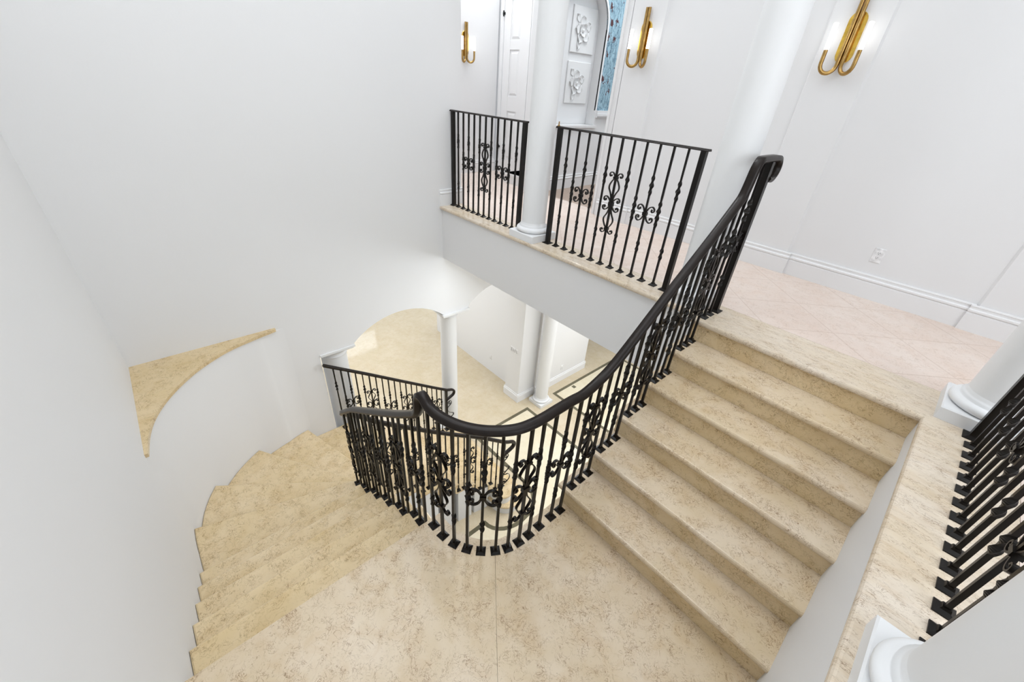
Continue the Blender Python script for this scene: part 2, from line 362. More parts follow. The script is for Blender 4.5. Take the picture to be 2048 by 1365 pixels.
# ------------------------------------------------------------------ structure: lower level
lf = MB().box(-10, -4.5, ZF-0.1, 3.4, 6.2, ZF)
struct('floor_lower', lf, M['hall'])
def band_path(mb, pts, wdt, z, h=0.002):
    n = len(pts); L = []; Rr = []
    for i in range(n):
        p = Vector(pts[i]); a = Vector(pts[max(i-1, 0)]); b = Vector(pts[min(i+1, n-1)])
        d1 = (p-a).normalized() if i else (b-p).normalized(); d2 = (b-p).normalized() if i < n-1 else d1
        n1 = Vector((-d1.y, d1.x)); n2 = Vector((-d2.y, d2.x)); mm = (n1+n2)
        mm = mm.normalized()/max(0.3, mm.normalized().dot(n1))
        L.append(p+mm*wdt/2); Rr.append(p-mm*wdt/2)
    vs = [(q.x, q.y, z+h) for q in L]+[(q.x, q.y, z+h) for q in Rr]
    mb.add(vs, [(i+1, i, n+i, n+i+1) for i in range(n-1)])
arcb = [(-1.775+0.30*math.sin(a)*1.0, -0.03-0.36*math.cos(a)) for a in [PI*i/14 for i in range(0, 8)]]
path = [(-1.775, -3.2), (-1.775, -0.39)] + [(-1.465-0.31*(1-math.sin(a)), 0.03-0.42*math.cos(a)) for a in [PI/2*i/7 for i in range(1, 8)]] + \
       [(-1.49, 0.25), (-1.58, 0.42), (-1.74, 0.53), (-1.92, 0.555), (-3.19, 0.545), (-3.19, 1.80), (1.0, 1.80)]
bm_ = MB(); band_path(bm_, path, 0.062, ZF)
band_path(bm_, [(0.5, 2.595), (-3.18, 2.575), (-3.18, 4.83), (0.5, 4.83)], 0.062, ZF, 0.0022)
for cx, cy in ((-3.082, 3.083), (-2.80, 4.02)):
    bm_.add([(cx-0.04, cy-0.04, ZF+0.003), (cx+0.04, cy-0.04, ZF+0.003), (cx+0.04, cy+0.04, ZF+0.003), (cx-0.04, cy+0.04, ZF+0.003)], [(0, 1, 2, 3)])
struct('floor_inlay', bm_, M['band'])
pn = MB()
pn.add([(-3.19, 0.545, ZF+0.001), (3.2, 0.545, ZF+0.001), (3.2, 1.80, ZF+0.001), (-3.19, 1.80, ZF+0.001)], [(0, 1, 2, 3)])
pn.add([(-3.18, 2.585, ZF+0.001), (3.2, 2.585, ZF+0.001), (3.2, 4.83, ZF+0.001), (-3.18, 4.83, ZF+0.001)], [(0, 1, 2, 3)])
pn.add([(-1.775, -3.0, ZF+0.001), (3.2, -3.0, ZF+0.001), (3.2, 0.545, ZF+0.001), (-1.74, 0.545, ZF+0.001), (-1.49, 0.25, ZF+0.001), (-1.46, 0.0, ZF+0.001), (-1.6, -0.3, ZF+0.001), (-1.775, -0.39, ZF+0.001)],
       [(0, 1, 2, 3, 4, 5, 6, 7)])
struct('floor_panels', pn, M['panel'])
# hall walls
hw = MB().box(-6.75, 2.0, ZF, XW-0.39, 2.2, SOF+0.01)
struct('wall_hall', hw, M['wall'])
bb = MB(); base_y(bb, XW-0.41, XW+0.0232, 1.77, ZF); base_x(bb, 1.7465, 2.2, XW, ZF); struct('baseboard_pier', bb, M['trim'])
struct('wall_hall_side', MB().box(-3.9, 2.2, ZF, -3.42, 3.8, SOF+0.01), M['wall'])
bb = MB(); base_x(bb, 2.2, 3.82, -3.42, ZF); struct('baseboard_hall_side', bb, M['trim'])
struct('wall_hall_far', MB().box(-6.0, 4.95, ZF, 3.3, 5.1, SOF+0.01), M['wall'])
bb = MB(); base_y(bb, -6.0, -3.72, 4.95, ZF); base_y(bb, -3.7, 3.3, 4.93, ZF); struct('baseboard_hall_far', bb, M['trim'])
struct('wall_hall_end', MB().box(-7.0, 2.2, ZF, -6.75, 5.1, SOF+0.01), M['wall'])
struct('ceiling_room', MB().box(-9.8, -4.5, SOF, XW-0.39, 5.1, SOF+0.3), M['ceil'])
# far room with a tall window
wx = -9.6
wy0, wy1, wz0, wz1 = -0.9, 1.62, -2.87, -2.07
wf = MB().box(wx-0.2, -4.5, ZF, wx, wy0, SOF).box(wx-0.2, wy1, ZF, wx, 5.1, SOF).box(wx-0.2, wy0, wz1, wx, wy1, SOF).box(wx-0.2, wy0, ZF, wx, wy1, wz0)
struct('wall_room_far', wf, M['wall'])
struct('wall_room_near', MB().box(-9.8, -4.7, ZF, XW-0.39, -4.5, SOF), M['wall'])
win = MB()
for y0, y1 in ((wy0, wy0+0.05), (0.3, 0.36), (wy1-0.05, wy1)): win.box(wx-0.14, y0, wz0, wx-0.06, y1, wz1)
for z0, z1 in ((wz0, wz0+0.05), (wz1-0.05, wz1)): win.box(wx-0.139, wy0, z0, wx-0.061, wy1, z1)
wo = struct('window_1', win, M['trim'])
struct('window_glass', MB().box(wx-0.105, wy0+0.03, wz0+0.03, wx-0.095, wy1-0.03, wz1-0.03), M['glass'], wo)

# ------------------------------------------------------------------ columns
def column(cx, cy, z0, z1, label, r=0.122, ps=0.17, capital=False, name='column', cap=0.205):
    t = Thing(name, (cx, cy, z0), label, 'column', kind='thing')
    p = MB(); c = 0.006
    p.rings([[(cx-s, cy-s, z), (cx+s, cy-s, z), (cx+s, cy+s, z), (cx-s, cy+s, z)] for s, z in ((ps, z0), (ps, z0+0.066), (ps-c, z0+0.072))], True, False)
    build('plinth', p, M['colm'], None, t)
    b = MB(); pr = [(r+0.015, z0+0.07)]
    pr += [(r+0.018+0.028*math.sin(PI*i/8), z0+0.072+0.05*(1-math.cos(PI*i/8))/2) for i in range(9)]
    pr += [(r+0.014, z0+0.124), (r+0.016, z0+0.136), (r+0.006, z0+0.142), (r+0.004, z0+0.15), (r, z0+0.165)]
    b.lathe(cx, cy, pr, 44); build('base_moulding', b, M['colm'], None, t)
    s = MB()
    if capital:
        s.lathe(cx, cy, [(r, z0+0.16), (r*0.93, z1-0.14)], 44); build('shaft', s, M['colm'], None, t)
        q = r*0.93
        k = MB(); k.lathe(cx, cy, [(q, z1-0.142), (q+0.012, z1-0.138), (q+0.012, z1-0.125), (q+0.002, z1-0.12), (q+0.002, z1-0.085), (q+0.02, z1-0.075), (q+0.045, z1-0.05), (q+0.05, z1-0.045)], 44)
        h = cap
        k.rings([[(cx-a, cy-a, z), (cx+a, cy-a, z), (cx+a, cy+a, z), (cx-a, cy+a, z)] for a, z in ((h-0.02, z1-0.048), (h-0.015, z1-0.03), (h, z1-0.026), (h, z1-0.0005))], True, False)
        build('capital', k, M['colm'], None, t)
    else:
        s.lathe(cx, cy, [(r, z0+0.16), (r*0.97, z1)], 44); build('shaft', s, M['colm'], None, t)
    return t
column(-1.993, 0.257, 0, CEIL, 'white round column between the two black balcony railing panels')
column(-0.225, 0.257, 0, CEIL, 'white round column behind the top newel post of the stair railing', ps=0.145)
column(1.425, 0.222, 0, CEIL, 'white round column at the top right corner of the stair opening', r=0.122)
column(1.425, -1.625, 0, CEIL, 'white round column nearest the camera at the lower right corner', r=0.122)
column(-3.66, 0.30, ZF, SP, 'slim white column between the two arches, carrying the arched wall', r=0.135, capital=True, cap=0.235)
column(-3.66, -1.44, ZF, SP, 'white column behind the wall end where the outer stair rail starts', r=0.165, capital=True, cap=0.213)
column(-3.19, 2.17, ZF, SOF, 'white column on the lower floor beside the pier with switches', r=0.125)

# ------------------------------------------------------------------ curved stair wall, ledge
LEDGE = [(-3.43, -2.03), (-3.418, -2.06), (-3.369, -2.254), (-3.285, -2.498), (-3.13, -2.733), (-2.961, -2.901), (-2.77, -3.039), (-2.576, -3.132), (-2.387, -3.182), (-2.17, -3.208)]
curve = catmull(LEDGE, 6)
def inward(c, d):
    out = []
    for i, p in enumerate(c):
        t = (Vector(c[min(i+1, len(c)-1)])-Vector(c[max(i-1, 0)])).normalized()
        q = Vector(p)+Vector((t.y, -t.x))*d
        out.append((q.x, q.y))
    return out
_in = [p for p in inward(curve, 0.013) if p[0] > XW+0.065 and p[1] > YW+0.045]
WC = catmull([(XW-0.008, -1.70), (XW-0.003, -1.82), (XW-0.001, -1.93), (XW+0.005, -2.005), (XW+0.020, -2.08), (XW+0.048, -2.17)] + _in[::3] + [(-2.34, YW+0.018), (-2.17, YW+0.002), (-2.0, YW-0.004), (-1.85, YW-0.006)], 4)
ZLG = -1.032
struct('wall_curved', MB().prism(WC + [(-1.85, YW-0.03), (XW-0.03, YW-0.03), (XW-0.03, -1.70)], ZF, ZLG-0.03, 'z', True), M['wall'])
lg = MB(); ledge_poly = list(curve) + [(-2.17, YW), (XW, YW), (XW, -2.03)]
lg.prism(ledge_poly, ZLG-0.03, ZLG, 'z')
single('corner_ledge', lg, M['stone2'], 'triangular cream marble ledge in the corner above the curved stair wall', 'ledge', loc=(-3.2, -3.0, ZLG-0.03))

# ------------------------------------------------------------------ staircase
ST = Thing('staircase', (0, -2.0, ZF), 'cream marble staircase turning from the upper floor down to the lower hall', 'staircase', kind='thing')
def slab(poly, ztop, t=0.038, inset=0.004):
    mb = MB(); n = len(poly); c = Vector((sum(p[0] for p in poly)/n, sum(p[1] for p in poly)/n))
    prof = nose_prof(t, 4)
    # inset rings approximate a rounded arris
    def off(d):
        out = []
        for i in range(n):
            p = Vector(poly[i]); a = (p-Vector(poly[i-1])); b = (Vector(poly[(i+1) % n])-p)
            if a.length < 1e-6 or b.length < 1e-6: out.append(p); continue
            a.normalize(); b.normalize(); n1 = Vector((-a.y, a.x)); n2 = Vector((-b.y, b.x)); m_ = n1+n2
            if m_.length < 0.2: m_ = n1
            m_.normalize(); k = min(2.0, 1/max(0.35, m_.dot(n1)))
            out.append(p+m_*d*k)
        return out
    s = 1 if sum(poly[i][0]*poly[(i+1) % n][1]-poly[(i+1) % n][0]*poly[i][1] for i in range(n)) > 0 else -1
    P = poly if s > 0 else list(reversed(poly)); poly = P
    rings = []
    for d, h in reversed(prof): rings.append([(q.x, q.y, ztop+h) for q in off(d)])
    mb.rings(rings, True, False)
    return mb
# flight one, between the upper floor and the landing
for k in range(1, 6):
    z = -R*k; yf = -k*T1; yb = -(k-1)*T1+0.05
    mb = MB(); edge_slab(mb, -0.085, XR, yf, yb); mb.v = [(x, y, zz+z) for x, y, zz in mb.v]
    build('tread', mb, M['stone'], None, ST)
for k in range(0, 6):
    yf = -k*T1+0.03
    mb = MB().box(-0.07, yf, -R*(k+1)+0.0005, XR, yf+0.02, -R*k-0.039)
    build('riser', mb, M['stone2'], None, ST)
sp = [(0.1, -0.05)]
for k in range(0, 6):
    yf = -k*T1+0.045
    sp += [(yf, -R*k-0.045), (yf, -R*(k+1)-0.045)]
sp += [(-1.19, -1.30), (0.1, -0.42)]
build('stringer', MB().prism(sp, -0.062, XR, 'x'), M['wall'], None, ST, 'white plastered side of the top flight')
# landing in two slabs with a diagonal joint
inner = [(-0.489, -1.885), (-0.42, -1.885), (-0.335, -1.878), (-0.25, -1.845), (-0.17, -1.785), (-0.115, -1.71), (-0.09, -1.615), (-0.085, -1.47), (-0.085, -1.175)]
J0, J1 = (-0.128, -1.728), (XR, -2.80)
A_ = [(-0.489, -3.228), (XR, -3.228), (J1[0], J1[1]-0.0010), (J0[0]-0.0006, J0[1]-0.0006)] + [(-0.17, -1.785), (-0.25, -1.845), (-0.335, -1.878), (-0.42, -1.885), (-0.489, -1.885)]
B_ = [(J0[0]+0.0004, J0[1]+0.0004), (J1[0], J1[1]+0.0006), (XR, -1.175), (-0.085, -1.175), (-0.085, -1.47), (-0.09, -1.615), (-0.115, -1.705)]
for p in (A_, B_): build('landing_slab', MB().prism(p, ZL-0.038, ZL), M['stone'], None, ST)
body = [(x+ox, y+oy) for (x, y), (ox, oy) in zip(inner, [(0.012, -0.012)]*len(inner))]
LB = [(-0.46, -3.22), (XR, -3.22), (XR, -1.18)] + list(reversed([(x-0.012 if i > 5 else x, y-0.012 if i <= 5 else y) for i, (x, y) in enumerate(inner)]))
build('landing_base', MB().prism(LB, ZL-0.30, ZL-0.037, 'z'), M['wall'], None, ST)
# flight two, winders and flight three
def onwall(pt):   # nearest index on the curved wall
    return min(range(len(WO)), key=lambda i: (WO[i][0]-pt[0])**2+(WO[i][1]-pt[1])**2)
WO = [(x, -3.228) for x in (-0.2, -0.489, -0.729, -0.969, -1.212, -1.452, -1.689, -1.80)] + [(max(x, XW), max(y, YW)) for x, y in reversed(WC)] + \
     [(-3.4585, y) for y in (-1.5, -1.45, -1.19, -0.93, -0.67, -0.41, -0.15, 0.115)]
ci = [(-1.85+0.19*math.cos(a), -1.695+0.19*math.sin(a)) for a in [-PI/2-PI/2*i/8 for i in range(9)]]
def flare(y):     # inner edge of flight three
    return -2.04 if y < -0.95 else -2.04+0.135*((y+0.95)/1.05)**1.6
IO = [(x, -1.885) for x in (-0.2, -0.489, -0.729, -0.969, -1.212, -1.452, -1.689)] + ci + [(flare(y), y) for y in (-1.57, -1.45, -1.19, -0.93, -0.67, -0.41, -0.15, 0.115)]
def cut(line, pt):   # insert a point on a polyline; return the new index
    best = None
    for i in range(len(line)-1):
        a, b = Vector(line[i]), Vector(line[i+1]); d = b-a
        t = max(0, min(1, (Vector(pt)-a).dot(d)/max(d.length_squared, 1e-9))); q = a+d*t
        e = (q-Vector(pt)).length
        if best is None or e < best[0]: best = (e, i, t, q)
    return best[1]+best[2], tuple(best[3])
def seg(line, a, b):
    pa, qa = cut(line, a); pb, qb = cut(line, b)
    return [qa]+[line[i] for i in range(int(pa)+1, int(math.ceil(pb-1e-6))) if pa+1e-3 < i < pb-1e-3]+[qb]
NS = [((-0.489, -3.228), (-0.489, -1.885)), ((-0.729, -3.228), (-0.729, -1.885)), ((-0.969, -3.228), (-0.969, -1.885)), ((-1.212, -3.228), (-1.212, -1.885)),
      ((-1.452, -3.228), (-1.452, -1.885)), ((-1.689, -3.228), (-1.689, -1.885)), ((-2.28, -3.2), (-1.90, -1.88)), ((-2.84, -3.0), (-1.985, -1.83)),
      ((-3.25, -2.54), (-2.025, -1.77)), ((-3.44, -1.985), (-2.04, -1.60)), ((-3.4585, -1.48), (-2.04, -1.42)), ((-3.4585, -1.19), (-2.04, -1.19))]
for j in range(12, 17): y = -0.93+0.26*(j-12); NS.append(((-3.4585, y), (flare(y), y)))
bodies = MB()
for j in range(1, 16):
    z = ZL-R*j
    (ao, ai), (bo, bi) = NS[j-1], NS[j]
    so, si = seg(WO, ao, bo), seg(IO, ai, bi)
    # run the tread a little under the riser above
    d0 = (Vector(so[0])-Vector(so[-1])).normalized()*0.04; e0 = (Vector(si[0])-Vector(si[-1])).normalized()*0.04
    if j in (8, 9): e0 *= 0.3
    so2 = [so[0]] + so[1:]; si2 = [si[0]] + si[1:]
    poly = so2 + list(reversed(si2))
    back_o = Vector(so[0])+d0 if j < 7 or j > 10 else Vector(so[0])
    back_i = Vector(si[0])+e0
    poly = [tuple(back_o)] + so2 + list(reversed(si2)) + [tuple(back_i)]
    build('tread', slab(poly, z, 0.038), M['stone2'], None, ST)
    # riser under this nosing
    a, b = Vector(bo), Vector(bi); n_ = Vector((-(b-a).y, (b-a).x)).normalized()
    mid = (Vector(ao)+Vector(ai))/2; n_ = n_ if n_.dot(mid-(a+b)/2) > 0 else -n_
    q = [a+n_*0.03, b+n_*0.03, b+n_*0.05, a+n_*0.05]
    build('riser', MB().prism([tuple(x) for x in q], z-R+0.0005, z-0.037, 'z'), M['stone2'], None, ST)
    ins = []
    cx = sum(p[0] for p in poly)/len(poly); cy = sum(p[1] for p in poly)/len(poly)
    bp = so2[:-1] + [tuple(Vector(so2[-1])+n_*0.05)] + [tuple(Vector(si2[-1])+n_*0.05)] + list(reversed(si2[:-1]))
    k_in = len(si2)
    sh = Vector((0, -0.015)) if j < 6 else (Vector((-0.015, 0)) if j > 8 else Vector((-0.012, -0.012)))
    bp = bp[:len(so2)] + [tuple(Vector(p)+sh) for p in bp[len(so2):]]
    bodies.prism(bp, ZF if j > 5 else z-0.36, z-0.037, 'z')
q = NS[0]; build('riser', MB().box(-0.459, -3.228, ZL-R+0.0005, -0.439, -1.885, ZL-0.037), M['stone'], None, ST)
build('stringer', bodies, M['wall'], None, ST, 'white plastered side of the lower flights')
# two bullnose steps at the foot
def bull(cx, cy, r, yb, yf):
    return [(-3.4585, yb), (-3.4585, yf), (cx, yf)] + [(cx+r*math.sin(PI*i/16), cy+r*math.cos(PI*i/16)) for i in range(1, 17)] + [(-1.99, cy-r), (-1.99, yb)]
for (cx, cy, r, yb, yf, j) in ((-1.885, 0.015, 0.165, -0.19, 0.18, 16), (-1.885, 0.085, 0.255, -0.19, 0.34, 17)):
    z = ZL-R*j
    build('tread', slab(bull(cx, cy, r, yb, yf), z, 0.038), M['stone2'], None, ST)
    build('riser', MB().prism(bull(cx, cy, r-0.022, yb, yf-0.025), z-R+0.0005, z-0.037, 'z', True), M['colm'], None, ST)

# ------------------------------------------------------------------ ironwork
def bar(mb, p0, p1, tang, kind, hw=0.0077):
    # square bar with hammered twist knots; kind: A (high and low knots), M (knots at the middle), O (plain)
    H = p1[2]-p0[2]; tx, ty = tang
    knots = {'A': [(0.715, 1.0), (0.665, 0.55), (0.765, 0.5), (0.275, 0.75), (0.225, 0.7)], 'F': [(0.715, 1.0), (0.665, 0.55), (0.765, 0.5), (0.275, 0.75), (0.225, 0.7)],
             'M': [(0.60, 0.6), (0.55, 1.0), (0.50, 1.0), (0.45, 0.6)], 'O': [], 'P': []}[kind]
    hs = {0.0, 1.0, 0.33, 0.66}
    for c, a in knots:
        for d in (-0.026, -0.017, -0.008, 0.0, 0.008, 0.017, 0.026): hs.add(round(c+d*1.04/max(H, 0.3)*0.95, 4))
    hs = sorted(hs); rings = []
    ang = 0.0; prev = 0
    for h in hs:
        g = 0.0; near = 0.0
        for c, a in knots:
            dz = (h-c)*H
            if abs(dz) < 0.031: g += a*math.cos(dz/0.031*PI/2)**2; near = 1.0
        if near: ang += (h-prev)*H/0.05*PI/2 if prev and (h-prev)*H < 0.03 else 0
        prev = h
        s = hw*(0.92+0.85*min(g, 1.1)) if g > 0.05 else hw*(0.86 if near else 1.0)
        ca, sa = math.cos(ang), math.sin(ang)
        fx, fy = s, s*(1-0.25*g*0)
        z = p0[2]+H*h; x = p0[0]+(p1[0]-p0[0])*h; y = p0[1]+(p1[1]-p0[1])*h
        ring = []
        for u, v_ in ((-1, -1), (1, -1), (1, 1), (-1, 1)):
            a, b = u*fx*ca-v_*fy*sa, u*fx*sa+v_*fy*ca
            ring.append((x+tx*a-ty*b, y+ty*a+tx*b, z))
        rings.append(ring)
    mb.rings(rings, True, False)
def foot(mb, x, y, z, tang, s=0.028):
    tx, ty = tang
    def rg(k, zz): return [(x+tx*u*k-ty*v_*k, y+ty*u*k+tx*v_*k, zz) for u, v_ in ((-1, -1), (1, -1), (1, 1), (-1, 1))]
    mb.rings([rg(s, z), rg(s, z+0.005), rg(s*0.5, z+0.014), rg(s*0.42, z+0.024)], True, False)
def strip(mb, pts, x, y, z, tang, th=0.0045, wd=0.013):
    # flat bar bent in the (along, height) plane
    tx, ty = tang; n = len(pts); rings = []
    for i in range(n):
        a = Vector(pts[max(i-1, 0)]); b = Vector(pts[min(i+1, n-1)]); d = (b-a)
        d = d.normalized() if d.length > 1e-9 else Vector((1, 0)); nn = Vector((-d.y, d.x)); p = Vector(pts[i]); r = []
        for k, l in ((-1, -1), (1, -1), (1, 1), (-1, 1)):
            q = p+nn*k*th/2*(1.0 if 1 < i < n-2 else 1.9); w_ = l*wd/2
            r.append((x+tx*q.x-ty*w_, y+ty*q.x+tx*w_, z+q.y))
        rings.append(r)
    mb.rings(rings, True, False)
def curl(cx, cz, r0, r1, a0, a1, n=14):
    return [(cx+(r0+(r1-r0)*i/n)*math.cos(a0+(a1-a0)*i/n), cz+(r0+(r1-r0)*i/n)*math.sin(a0+(a1-a0)*i/n)) for i in range(n+1)]
def butterfly(x, y, z, tang, k=1.0):
    mb = MB()
    h = catmull([(0.008, 0.0), (0.012, 0.022), (0.028, 0.050), (0.052, 0.062), (0.071, 0.050), (0.073, 0.031), (0.060, 0.022), (0.050, 0.031), (0.055, 0.040)], 4)
    half = list(reversed(h)) + [(a, -b) for a, b in h[1:]]
    for sx in (1, -1): strip(mb, [(sx*a*k, b) for a, b in half], x, y, z, tang, 0.0078, 0.0155)
    tx, ty = tang
    mb.rings([[(x+tx*u*0.018-ty*v_*0.013, y+ty*u*0.018+tx*v_*0.013, z+dz) for u, v_ in ((-1, -1), (1, -1), (1, 1), (-1, 1))] for dz in (-0.013, 0.013)], True, False)
    return mb
def ornament(x, y, z, tang, k=1.0):
    mb = MB()
    up_ = catmull([(0.011, 0.0), (0.012, 0.045), (0.026, 0.085), (0.046, 0.118), (0.047, 0.145), (0.030, 0.178), (0.013, 0.200), (0.014, 0.222), (0.030, 0.242), (0.050, 0.244), (0.062, 0.230), (0.056, 0.214), (0.044, 0.216), (0.043, 0.226)], 4)
    mid_ = catmull([(0.010, 0.0), (0.016, 0.022), (0.034, 0.044), (0.058, 0.055), (0.076, 0.045), (0.077, 0.027), (0.064, 0.019), (0.056, 0.028), (0.061, 0.036)], 4)
    for sx in (1, -1):
        for sz in (1, -1):
            for c, th in ((up_, 0.0068), (mid_, 0.0078)): strip(mb, [(sx*a*k, sz*b) for a, b in c], x, y, z, tang, th, 0.0155)
    tx, ty = tang
    for c, hh, s in ((0, 0.017, 0.021), (0.208, 0.009, 0.018), (-0.208, 0.009, 0.018)):
        mb.rings([[(x+tx*u*s-ty*v_*0.014, y+ty*u*s+tx*v_*0.014, z+c+dz) for u, v_ in ((-1, -1), (1, -1), (1, 1), (-1, 1))] for dz in (-hh, hh)], True, False)
    return mb
CAP = [(-0.028, -0.004), (-0.024, -0.008), (-0.022, -0.019), (0.022, -0.019), (0.024, -0.008), (0.028, -0.004), (0.029, 0.004), (0.024, 0.012), (0.018, 0.013), (0.014, 0.019), (0.0, 0.0205), (-0.014, 0.019), (-0.018, 0.013), (-0.024, 0.012), (-0.029, 0.004)]
def baluster(thing, x, y, z0, z1, tang, kind, k=1.0):
    mb = MB(); bar(mb, (x, y, z0+0.002), (x, y, z1), tang, 'A' if kind == 'F' else kind)
    b = build('baluster', mb, M['iron'], None, thing)
    f = MB(); foot(f, x, y, z0, tang); build('base_plate', f, M['iron'], b, thing)
    zc = z0+(z1-z0)*0.515
    if kind == 'F': build('butterfly_scroll', butterfly(x, y, zc, tang, k), M['iron'], None, thing)
    if kind == 'O': build('lyre_scroll', ornament(x, y, zc, tang, k), M['iron'], None, thing)
def post(thing, x, y, z0, z1, tang, hw=0.019, name='post'):
    mb = MB(); bar(mb, (x, y, z0+0.002), (x, y, z1), tang, 'P', hw)
    p = build(name, mb, M['iron'], None, thing)
    f = MB(); foot(f, x, y, z0, tang, 0.040); build('base_plate', f, M['iron'], p, thing)
SEQ = ['A', 'M', 'F', 'M', 'A', 'O']
# straight balcony panels
def panel(ax, a0, a1, c, n, label, H=1.04, name='balcony_railing', order=1, ext=(0.035, 0.035)):
    t = Thing(name, ((a0+a1)/2, c, 0) if ax == 'x' else (c, (a0+a1)/2, 0), label, 'railing')
    P = lambda s: (s, c) if ax == 'x' else (c, s)
    tang = (1, 0) if ax == 'x' else (0, 1)
    for s in (a0, a1): post(t, *P(s), 0, H-0.008, tang)
    for i in range(n):
        s = a0+(a1-a0)*(i+1)/(n+1); baluster(t, *P(s), 0, H-0.008, tang, SEQ[i % 6])
    r = MB(); e0, e1 = P(a0-ext[0]), P(a1+ext[1])
    sec = [(-0.026, -0.008), (-0.026, -0.003), (-0.019, 0.004), (-0.019, 0.007), (0.019, 0.007), (0.019, 0.004), (0.026, -0.003), (0.026, -0.008)]
    r.rings(sweep_rings([(*e0, H-0.002), (*e1, H-0.002)], sec), True, False)
    build('top_rail', r, M['rail'], None, t)
    return t
panel('x', -3.415, -2.222, 0.262, 11, 'black wrought iron balcony railing panel left of the column, against the back wall')
p2_ = panel('x', -1.772, -0.448, 0.262, 11, 'black wrought iron balcony railing panel right of the white column')
build('rail_clip', MB().box(-1.803, 0.252, 1.045, -1.790, 0.272, 1.052).box(-1.800, 0.258, 1.052, -1.793, 0.266, 1.080), M['brass'], None, p2_, 'small brass clip')
panel('y', 0.006, -1.406, 1.412, 13, 'black wrought iron railing panel at right edge between the two near columns')

# continuous inner stair railing
RP = [(-0.022, y, z) for y, z in ((0.285, 0.93), (0.34, 0.927), (0.380, 0.945), (0.398, 0.985), (0.385, 1.025), (0.345, 1.043), (0.28, 1.047), (0.12, 1.047), (0.075, 1.040), (0.045, 1.00), (0.025, 0.915), (0.0, 0.848), (-0.06, 0.79), (-0.265, 0.624), (-0.589, 0.377), (-0.895, 0.134), (-1.04, 0.03), (-1.15, -0.018))]
LC = [(-0.016, -1.268), (-0.02, -1.35), (-0.021, -1.456), (-0.020, -1.547), (-0.024, -1.627), (-0.039, -1.704), (-0.072, -1.771), (-0.124, -1.838), (-0.187, -1.892), (-0.262, -1.932), (-0.348, -1.955), (-0.44, -1.96)]
RP += [(x, y, -0.038) for x, y in LC[:-1]]
RP += [(-0.42, -1.96, -0.030), (-0.465, -1.96, -0.006), (-0.497, -1.96, -0.010), (-0.515, -1.96, -0.045), (-0.522, -1.96, -0.115), (-0.545, -1.96, -0.165), (-0.60, -1.96, -0.212), (-0.822, -1.96, -0.375), (-1.229, -1.96, -0.65), (-1.62, -1.96, -0.912), (-1.76, -1.96, -1.03)]
cr_ = [(-1.85+0.25*math.cos(a), -1.71+0.25*math.sin(a)) for a in [-PI/2-PI/2*i/6 for i in range(7)]]
RP += [(x, y, -1.10-0.40*i/6) for i, (x, y) in enumerate(cr_)]
RP += [(-2.1, -1.60, -1.62), (-2.1, -1.3, -1.875), (-2.1, -0.947, -2.165), (-2.045, -0.66, -2.35), (-1.985, -0.365, -2.53), (-1.945, -0.042, -2.775), (-1.935, 0.02, -2.82), (-1.93, 0.09, -2.862), (-1.93, 0.17, -2.905), (-1.93, 0.215, -2.955), (-1.93, 0.205, -3.01), (-1.93, 0.15, -3.04), (-1.932, 0.06, -3.07), (-1.933, 0.03, -3.085)]
rp = catmull(RP, 4)
INNER = Thing('stair_railing', (-0.022, 0.27, 0), 'black wrought iron inner stair railing winding from the upper floor around the open well', 'railing')
mb = MB(); mb.rings(sweep_rings(rp, CAP, (1, 0, 0)), True, True); build('handrail', mb, M['rail'], None, INNER)
main = [p for p in rp]
def rail_z(x, y, lo=0, hi=1e9):
    best = min(((p[0]-x)**2+(p[1]-y)**2, i) for i, p in enumerate(main) if lo <= i <= hi)
    i = best[1]; cand = [main[i][2]]
    for a, b in ((i-1, i), (i, i+1)):
        if a < 0 or b >= len(main): continue
        A, B = main[a], main[b]; dx, dy = B[0]-A[0], B[1]-A[1]; L = dx*dx+dy*dy
        if L < 1e-9: continue
        t = ((x-A[0])*dx+(y-A[1])*dy)/L
        if 0 <= t <= 1: return A[2]+(B[2]-A[2])*t
    return cand[0]
skip = 4*6        # past the curled top end
bal = []
for i in range(17): y = 0.159-0.08375*i; bal.append((-0.022, y, -R*max(0, math.ceil((-y-0.001)/T1)) if y < 0 else 0.0))
for x, y in LC: bal.append((x, y, ZL))
def tread_x(x):
    j = 0
    for k in range(6):
        if x < NS[k][0][0]: j = k+1
    return ZL-R*j
for x in (-0.545, -0.62, -0.695, -0.79, -0.867, -0.938, -1.04, -1.117, -1.188, -1.288, -1.364, -1.434, -1.53, -1.60, -1.668, -1.76): bal.append((x, -1.96, tread_x(x)))
for a, j in ((-95, 6), (-116, 7), (-140, 8), (-164, 8)): bal.append((-1.85+0.25*math.cos(math.radians(a)), -1.71+0.25*math.sin(math.radians(a)), ZL-R*j))
def fx(y):
    pts = [(-1.0, -2.1), (-0.69, -2.054), (-0.5, -2.022), (-0.29, -1.982), (-0.08, -1.948), (0.1, -1.932)]
    if y <= -1.0: return -2.1
    for (a, xa), (b, xb) in zip(pts, pts[1:]):
        if y <= b: return xa+(xb-xa)*(y-a)/(b-a)
    return -1.932
y = -1.66
while y < -0.02:
    j = 9
    for k in range(9, 17):
        if y > NS[k][1][1]: j = k+1
    bal.append((fx(y), y, ZL-R*min(j, 16))); y += 0.0835
SEQ_IN = ['M', 'F', 'M', 'A', 'O', 'A']
for i, (x, y, z0) in enumerate(bal):
    a = bal[max(i-1, 0)]; b = bal[min(i+1, len(bal)-1)]; d = Vector((b[0]-a[0], b[1]-a[1])).normalized()
    if i <= 16: d = Vector((0, -1))
    z1 = rail_z(x, y, skip)-0.012
    baluster(INNER, x, y, z0, z1, (d.x, d.y), SEQ_IN[(i-17) % 6])
post(INNER, -0.022, 0.258, 0, 1.03, (0, 1), 0.020, 'newel_post')
